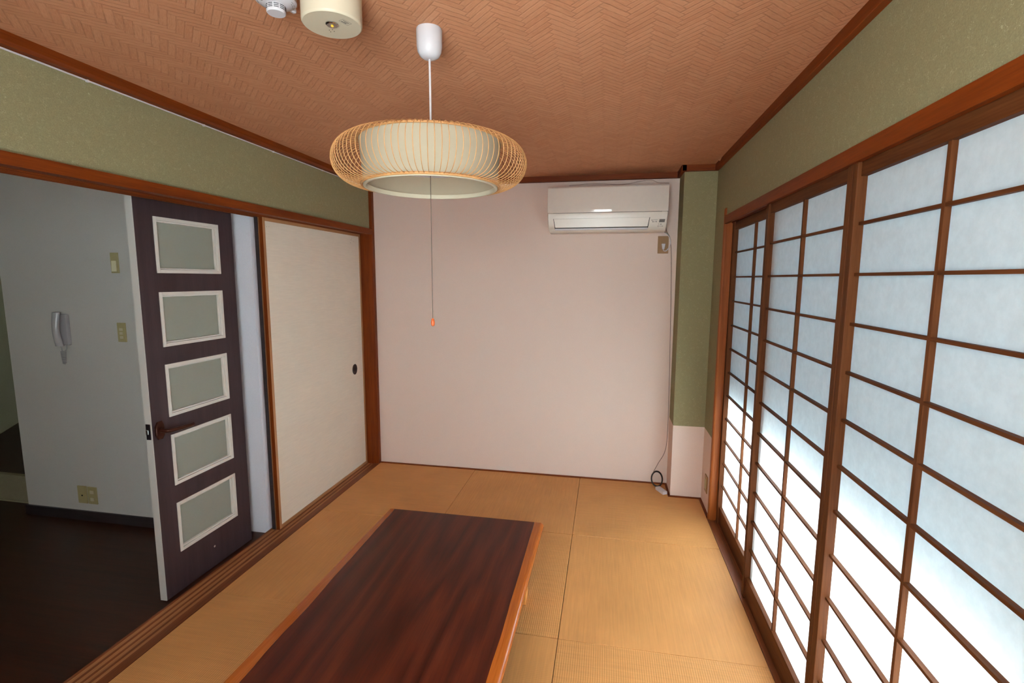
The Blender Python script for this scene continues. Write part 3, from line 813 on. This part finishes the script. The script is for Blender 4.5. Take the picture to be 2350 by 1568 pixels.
MB().box(AX0 + 0.038, AX1 - 0.038, -0.1980, -0.180, 1.8722, 1.8746).build('panel_gap', MT['print_grey'], ac)
# air outlet and its flap
MB().add([(1.364, -0.1993, 1.838), (1.980, -0.1993, 1.838), (1.970, -0.1845, 1.772), (1.374, -0.1845, 1.772),
          (1.364, -0.150, 1.838), (1.980, -0.150, 1.838), (1.970, -0.150, 1.772), (1.374, -0.150, 1.772)],
         [(0, 1, 2, 3), (7, 6, 5, 4), (0, 4, 5, 1), (1, 5, 6, 2), (2, 6, 7, 3), (3, 7, 4, 0)]).build('air_outlet', MT['dark_gap'], ac)
fl = MB().hexa([(1.3775, -0.199, 1.7805), (1.9665, -0.199, 1.7805), (1.9665, -0.185, 1.7805), (1.3775, -0.185, 1.7805)],
               [(1.367, -0.2025, 1.8375), (1.977, -0.2025, 1.8375), (1.977, -0.192, 1.8375), (1.367, -0.192, 1.8375)]).build('flap', MT['ac_white'], ac, bevel=0.001)
MB().box(1.376, 1.968, -0.189, -0.170, 1.765, 1.7760).build('outlet_lip', MT['white_pl'], ac, bevel=0.001)
MB().hexa([(2.036, -0.1965, 1.806), (2.070, -0.1965, 1.806), (2.070, -0.193, 1.806), (2.036, -0.193, 1.806)],
          [(2.039, -0.199, 1.8245), (2.073, -0.199, 1.8245), (2.073, -0.196, 1.8245), (2.039, -0.196, 1.8245)]).build('receiver_window', MT['print_grey'], ac)
FX = (1, 0, 0); FY = (0, -0.14, 1)
lg = MB()
def rhomb(cx, cz, w, h, rot):
    pts = [(0, 0), (w, h * 0.5), (0, h), (-w, h * 0.5)]
    c, s = math.cos(rot), math.sin(rot)
    q = [(cx + c * px - s * pz, cz + s * px + c * pz) for px, pz in pts]
    lg.add([(x, -0.1982 + (z - 1.815) * -0.14, z) for x, z in q] + [(x, -0.1962 + (z - 1.815) * -0.14, z) for x, z in q],
           [(0, 1, 2, 3), (7, 6, 5, 4), (0, 4, 5, 1), (1, 5, 6, 2), (2, 6, 7, 3), (3, 7, 4, 0)])
for r in (0, 2 * math.pi / 3, -2 * math.pi / 3):
    rhomb(1.9925, 1.8198, 0.0016, 0.0052, r)
lg.build('maker_mark', MT['print_grey'], ac)
text_mesh('maker_name', 'MITSUBISHI', 0.0056, MT['print_grey'], (1.9985, -0.1985, 1.8195), FX, FY, ac, bold=0.0)
text_mesh('model_name', '霧ヶ峰', 0.0100, MT['print_dark'], (1.9935, -0.1972, 1.8065), FX, FY, ac, bold=0.0)
im = MB()
im.box(2.0315, 2.0335, -0.1905, -0.186, 1.778, 1.786)
for z0_, x0_, x1_ in ((1.795, 2.043, 2.054), (1.7905, 2.046, 2.052), (1.7815, 2.041, 2.047), (1.7815, 2.052, 2.062)):
    yy = -0.1893 - (z0_ - 1.79) * 0.16
    im.box(x0_, x1_, yy - 0.0012, yy + 0.004, z0_, z0_ + 0.0018)
im.box(2.0345, 2.0352, -0.193, -0.186, 1.792, 1.800)
im.build('indicator_marks', MT['print_dark'], ac)
# its own mains lead and plug
pw = smooth_path([(2.070, -0.120, 1.757), (2.085, -0.060, 1.756), (2.108, -0.030, 1.745), (2.128, -0.020, 1.715), (2.132, -0.018, 1.685), (2.122, -0.020, 1.655), (2.106, -0.022, 1.637), (2.090, -0.026, 1.637), (2.086, -0.028, 1.652)], 6)
MB().tube(pw, 0.0034, 8).build('power_cord', MT['white_rub'], ac, smooth=True)
MB().hexa([(2.079, -0.036, 1.645), (2.093, -0.036, 1.645), (2.091, -0.012, 1.645), (2.081, -0.012, 1.645)],
          [(2.074, -0.036, 1.683), (2.099, -0.036, 1.683), (2.099, -0.009, 1.683), (2.074, -0.009, 1.683)]).build('plug', MT['white_pl'], ac, bevel=0.003)

# ------------------------------------------------------------------ wall plates
def plate(name, label, x0, x1, z0, z1, mat, yw, cat):
    t = thing(name, ((x0 + x1) / 2, yw, (z0 + z1) / 2), label, cat)
    MB().box(x0, x1, yw - 0.007, yw, z0, z1).build('plate', MT[mat], t, bevel=0.002)
    return t
t = plate('wall_outlet', 'tan outlet plate under the air conditioner holding its white plug', 2.052, 2.121, 1.620, 1.735, 'tan_pl', 0.0, 'outlet')
MB().box(2.070, 2.103, -0.009, -0.006, 1.650, 1.705).build('socket', MT['tan_pl'], t, bevel=0.001)
t = plate('light_switch', 'beige switch plate with a cream rocker, higher one by the dark door', -0.991, -0.940, 1.469, 1.582, 'beige_pl', -1.2, 'switch')
MB().hexa([(-0.983, -1.212, 1.478), (-0.953, -1.212, 1.478), (-0.953, -1.204, 1.478), (-0.983, -1.204, 1.478)],
          [(-0.983, -1.209, 1.537), (-0.953, -1.209, 1.537), (-0.953, -1.204, 1.537), (-0.983, -1.204, 1.537)]).build('rocker', MT['key_pl'], t, bevel=0.001)
t = plate('light_switch', 'beige switch plate with small buttons below the rocker switch', -0.989, -0.934, 1.083, 1.192, 'beige_pl', -1.2, 'switch')
for z in (1.155, 1.133, 1.110):
    MB().box(-0.972, -0.952, -1.210, -1.206, z - 0.008, z + 0.006).build('button', MT['button_pl'], t, bevel=0.001)
t = plate('wall_outlet', 'beige blank outlet plate low on the grey wall, left of two', -1.390, -1.326, 0.088, 0.197, 'beige_pl', -1.2, 'outlet')
MB().box(-1.361, -1.353, -1.209, -1.206, 0.134, 0.142).build('jack', MT['dark_gap'], t)
t = plate('wall_outlet', 'beige outlet plate low on the grey wall, right of two', -1.317, -1.252, 0.088, 0.195, 'beige_pl', -1.2, 'outlet')
for z in (0.165, 0.120):
    MB().box(-1.297, -1.272, -1.210, -1.206, z - 0.012, z + 0.008).build('socket', MT['button_pl'], t, bevel=0.001)
t = thing('wall_outlet', (XR, -0.36, 0.165), 'tan outlet plate on the white wall strip beside the paper screens', 'outlet')
MB().box(XR - 0.007, XR, -0.395, -0.325, 0.115, 0.222).build('plate', MT['tan_pl'], t, bevel=0.002)
MB().box(XR - 0.010, XR - 0.006, -0.378, -0.342, 0.135, 0.202).build('socket', MT['beige_pl'], t, bevel=0.001)

# ------------------------------------------------------------------ intercom
ic = thing('intercom_phone', (-1.373, -1.2, 1.05), 'grey intercom handset with coiled cord on the grey partition wall', 'intercom')
MB().box(-1.384, -1.318, -1.222, -1.2, 1.055, 1.235).build('base', MT['intercom'], ic, bevel=0.006)
hs = []
for k in range(13):
    t_ = k / 12; z = 1.052 + 0.195 * t_
    bow = 0.012 * math.sin(math.pi * t_)
    w = 0.024 - 0.005 * math.sin(math.pi * t_)
    hs.append((z, bow, w))
mb = MB(); vs = []; fs = []; n8 = 12
for z, bow, w in hs:
    for q in range(n8):
        t_ = 2 * math.pi * q / n8
        vs.append((-1.361 + w * math.cos(t_), -1.236 - bow + 0.017 * math.sin(t_), z))
for i in range(len(hs) - 1):
    for q in range(n8):
        q2 = (q + 1) % n8; fs.append((i * n8 + q, i * n8 + q2, (i + 1) * n8 + q2, (i + 1) * n8 + q))
fs += [tuple(range(n8)), tuple(range((len(hs) - 1) * n8, len(hs) * n8))]
mb.add(vs, fs).build('handset', MT['intercom'], ic, smooth=True)
MB().tube(smooth_path([(-1.357, -1.235, 1.054), (-1.356, -1.232, 1.040), (-1.358, -1.228, 1.024), (-1.351, -1.222, 1.020), (-1.343, -1.215, 1.035), (-1.343, -1.212, 1.058)], 5), 0.0025, 6).build('cord', MT['intercom'], ic, smooth=True)
cp_ = []
for k in range(150):
    t_ = k / 149; a_ = t_ * 2 * math.pi * 10
    r_ = 0.013 - 0.006 * t_
    cp_.append((-1.358 + r_ * math.cos(a_), -1.224 + r_ * 0.8 * math.sin(a_), 1.022 - 0.075 * t_))
MB().tube(cp_, 0.0026, 6).build('coiled_cord', MT['intercom'], ic, smooth=True)

# ------------------------------------------------------------------ cables
wc = thing('cable', (-0.016, -1.5, 2.104), 'thin white cable clipped under the cornice of the left wall', 'cable')
MB().tube([(-0.0175, Y0 + 0.01, 2.1045), (-0.0175, -2.0, 2.1040), (-0.0175, -1.0, 2.1045), (-0.0175, -0.037, 2.1045)], 0.0030, 8).build('sheath', MT['white_rub'], wc, smooth=True)
for y in (-2.06, -1.565, -1.103, -0.647):
    MB().box(-0.0225, -0.0130, y - 0.004, y + 0.004, 2.099, 2.1075).build('clip', MT['white_pl'], wc, bevel=0.0012)

lc = thing('cable', (2.11, -0.03, 0.0), 'dark cable hanging beside the column with a black coil and white connector at its foot', 'cable')
tw = MB().tube(smooth_path([(1.45, -0.006, 2.082), (1.62, -0.008, 2.090), (1.80, -0.008, 2.078), (1.93, -0.008, 2.098), (2.00, -0.008, 2.100), (2.04, -0.008, 2.084), (2.11, -0.006, 2.080)], 6), 0.0014, 6).build('cable', MT['tan_rub'], smooth=True)
tag(tw, 'thin grey wire lying along the wall above the air conditioner', 'cable')
down = smooth_path([(2.098, -0.010, 1.80), (2.106, -0.010, 1.765), (2.128, -0.010, 1.722), (2.139, -0.009, 1.64),
                    (2.146, -0.008, 1.51), (2.153, -0.008, 1.275), (2.160, -0.008, 0.976), (2.168, -0.010, 0.485), (2.160, -0.014, 0.264), (2.112, -0.022, 0.155), (2.082, -0.030, 0.095)], 8)
MB().tube(down, 0.0017, 6).build('lead', MT['grey_rub'], lc, smooth=True)
coil = MB(); random.seed(7)
cc = Vector((2.106, -0.046, 0.050))
pts = []
NT_ = 4
for k in range(NT_ * 28 + 1):
    a_ = 2 * math.pi * k / 28 + 2.4
    w_ = 0.003 * math.sin(a_ * 0.27 + 1.0)
    ru, rv = 0.037 + w_ + 0.0012 * math.sin(k * 0.11), 0.046 + w_
    lean = 0.020
    px, pz = ru * math.cos(a_), rv * math.sin(a_)
    pts.append((cc.x + px, cc.y + lean * pz / 0.045 + 0.004 * math.sin(k * 0.37 / 3), max(cc.z + pz, 0.0035)))
coil.tube(pts, 0.0024, 6)
coil.build('coil', MT['black_rub'], lc, smooth=True, label='black coiled loop')
MB().tube(smooth_path([(2.090, -0.062, 0.006), (2.092, -0.080, 0.006), (2.098, -0.098, 0.010), (2.107, -0.110, 0.011)], 5), 0.0024, 6).build('tail', MT['black_rub'], lc, smooth=True)
bx = MB()
A = Vector((2.105, -0.108)); B = Vector((2.147, -0.190)); dd = (B - A).normalized(); nn = Vector((-dd.y, dd.x)) * 0.0175
q = [A - nn, B - nn, B + nn, A + nn]
bx.hexa([(p.x, p.y, 0.0) for p in q], [(p.x, p.y, 0.022) for p in q])
bx.build('connector', MT['white_pl'], lc, bevel=0.003, label='white plastic connector block')

# ------------------------------------------------------------------ ceiling devices
EX, EY = 1.046, -2.336
em = thing('emergency_light', (EX, EY, H), 'cream round emergency light on the ceiling, larger of the two devices', 'emergency light')
MB().lathe([(0.0675, -0.086), (0.0705, -0.083), (0.0710, -0.080), (0.0715, 0.0)], (EX, EY, H), 64).build('housing', MT['cream_pl'], em, smooth=True)
zb = H - 0.086
ln = MB().lathe([(0.0125, -0.004), (0.0150, -0.002), (0.0150, 0.0015)], (EX + 0.0038, EY - 0.0077, zb), 28).build('lens', MT['chrome'], em, smooth=True, label='silver lens ring')
MB().lathe([(0.0020, -0.0068), (0.0036, -0.0056), (0.0036, -0.0035)], (EX + 0.0042, EY - 0.0072, zb), 16).build('led', MT['led'], ln, smooth=True, label='yellow led')
ho = MB()
for dx, dy in ((-0.0187, 0.0185), (-0.0101, 0.0179), (-0.0203, 0.0271), (-0.0105, 0.0267)):
    ho.lathe([(0.0013, -0.0003), (0.0013, 0.001)], (EX + dx, EY + dy, zb), 10)
ho.build('indicator_holes', MT['dark_gap'], em)
lb = MB()
lc0 = Vector((EX + 0.0395, EY - 0.0090)); ex_ = Vector((0.0080, 0.0218)).normalized(); ey_ = Vector((-ex_.y, ex_.x))
for a0, a1, b0, b1 in ((-0.013, 0.013, -0.0078, -0.0074), (-0.013, 0.013, 0.0074, 0.0078), (-0.013, -0.0126, -0.0078, 0.0078), (0.0126, 0.013, -0.0078, 0.0078),
                       (-0.009, 0.006, 0.002, 0.005), (-0.009, 0.009, -0.004, -0.002), (-0.002, 0.009, 0.0002, 0.0012)):
    q = [lc0 + ex_ * a_ + ey_ * b_ for a_, b_ in ((a0, b0), (a1, b0), (a1, b1), (a0, b1))]
    lb.hexa([(p.x, p.y, zb - 0.0003) for p in q], [(p.x, p.y, zb + 0.001) for p in q])
lb.build('label', MT['print_grey'], em)

SX, SY = 0.906, -2.351
sd = thing('smoke_detector', (SX, SY, H), 'white smoke detector on the ceiling beside the larger emergency light', 'smoke detector')
MB().lathe([(0.046, -0.0245), (0.0475, -0.022), (0.0475, 0.0)], (SX, SY, H), 48).build('base', MT['white_pl'], sd, smooth=True)
dm = MB().lathe([(0.0235, -0.0365), (0.0300, -0.0345), (0.0440, -0.0285), (0.0480, -0.0255), (0.0485, -0.0225), (0.0475, -0.0205)], (SX, SY, H), 48).build('dome', MT['white_pl'], sd, smooth=True)
MB().lathe([(0.0205, -0.0540), (0.0222, -0.0520), (0.0224, -0.0505), (0.0220, -0.0345)], (SX, SY, H), 48).build('cap', MT['white_pl'], sd, smooth=True)
for k in range(3):
    zz = -0.0390 - 0.0038 * k
    for s in range(10):
        a0 = 2 * math.pi * s / 10 + 0.06; a1 = 2 * math.pi * (s + 1) / 10 - 0.06
        vs = []; fs = []
        for q in range(5):
            a_ = a0 + (a1 - a0) * q / 4
            for r_, z_ in ((0.0210, zz - 0.0007), (0.0227, zz - 0.0007), (0.0227, zz + 0.0007), (0.0210, zz + 0.0007)):
                vs.append((SX + r_ * math.cos(a_), SY + r_ * math.sin(a_), H + z_))
        for q in range(4):
            for e in range(4):
                fs.append((q * 4 + e, q * 4 + (e + 1) % 4, q * 4 + 4 + (e + 1) % 4, q * 4 + 4 + e))
        fs += [(0, 1, 2, 3), (19, 18, 17, 16)]
        if k == 0 and s == 0: sl_ = MB()
        sl_.add(vs, fs)
sl_.build('vent_slots', MT['dark_gap'], sd)
# test mark (ring) on the dome, facing the viewer, and the side tab
def dome_pt(ang, r):
    z = -0.0345 + (r - 0.030) * 0.4286
    return Vector((SX + r * math.cos(ang), SY + r * math.sin(ang), H + z))
am = -2.15
ctr = dome_pt(am, 0.0350); e1 = (dome_pt(am + 0.05, 0.0350) - ctr).normalized(); e2 = (dome_pt(am, 0.039) - ctr).normalized()
nrm = e1.cross(e2); nrm = nrm if nrm.z < 0 else -nrm
pts = [ctr + nrm * 0.0006 + (e1 * math.cos(2 * math.pi * k / 24) + e2 * math.sin(2 * math.pi * k / 24)) * 0.0034 for k in range(24)]
MB().tube(pts, 0.0011, 6, True).build('test_mark', MT['print_grey'], sd, smooth=True, label='small grey ring mark')
tb = MB(); ang = 1.30
c_, s_ = math.cos(ang), math.sin(ang)
q = [(0.040, -0.006), (0.058, -0.006), (0.058, 0.006), (0.040, 0.006)]
q = [(SX + c_ * a_ - s_ * b_, SY + s_ * a_ + c_ * b_) for a_, b_ in q]
tb.hexa([(p[0], p[1], H - 0.029) for p in q], [(p[0], p[1], H - 0.018) for p in q])
tb.build('release_tab', MT['white_pl'], sd, bevel=0.003)
# small printed lines on the dome
pl = MB()
for r_, a0, a1 in ((0.0415, 0.05, 0.95), (0.0375, 0.20, 0.85), (0.0410, -2.0, -2.9)):
    n_ = 8
    for q in range(n_):
        if q % 3 == 2: continue
        p0 = dome_pt(a0 + (a1 - a0) * q / n_, r_); p1 = dome_pt(a0 + (a1 - a0) * (q + 0.8) / n_, r_)
        off = Vector((0, 0, -0.0004))
        pl.tube([p0 + off, p1 + off], 0.0005, 4)
pl.build('printed_text', MT['print_grey'], sd)

# torn bit of ceiling paper over the right cornice
tf = MB()
tf.add([(2.345, -0.335, H - 0.001), (2.351, -0.395, H - 0.001), (2.358, -0.350, H - 0.016), (2.340, -0.345, H - 0.003)], [(0, 1, 2), (0, 2, 3), (2, 1, 3)])
ce = [o for o in bpy.data.objects if o.name == 'ceiling'][0]
tf.build('torn_flap', MT['ceiling'], ce, label='torn flap of ceiling paper')
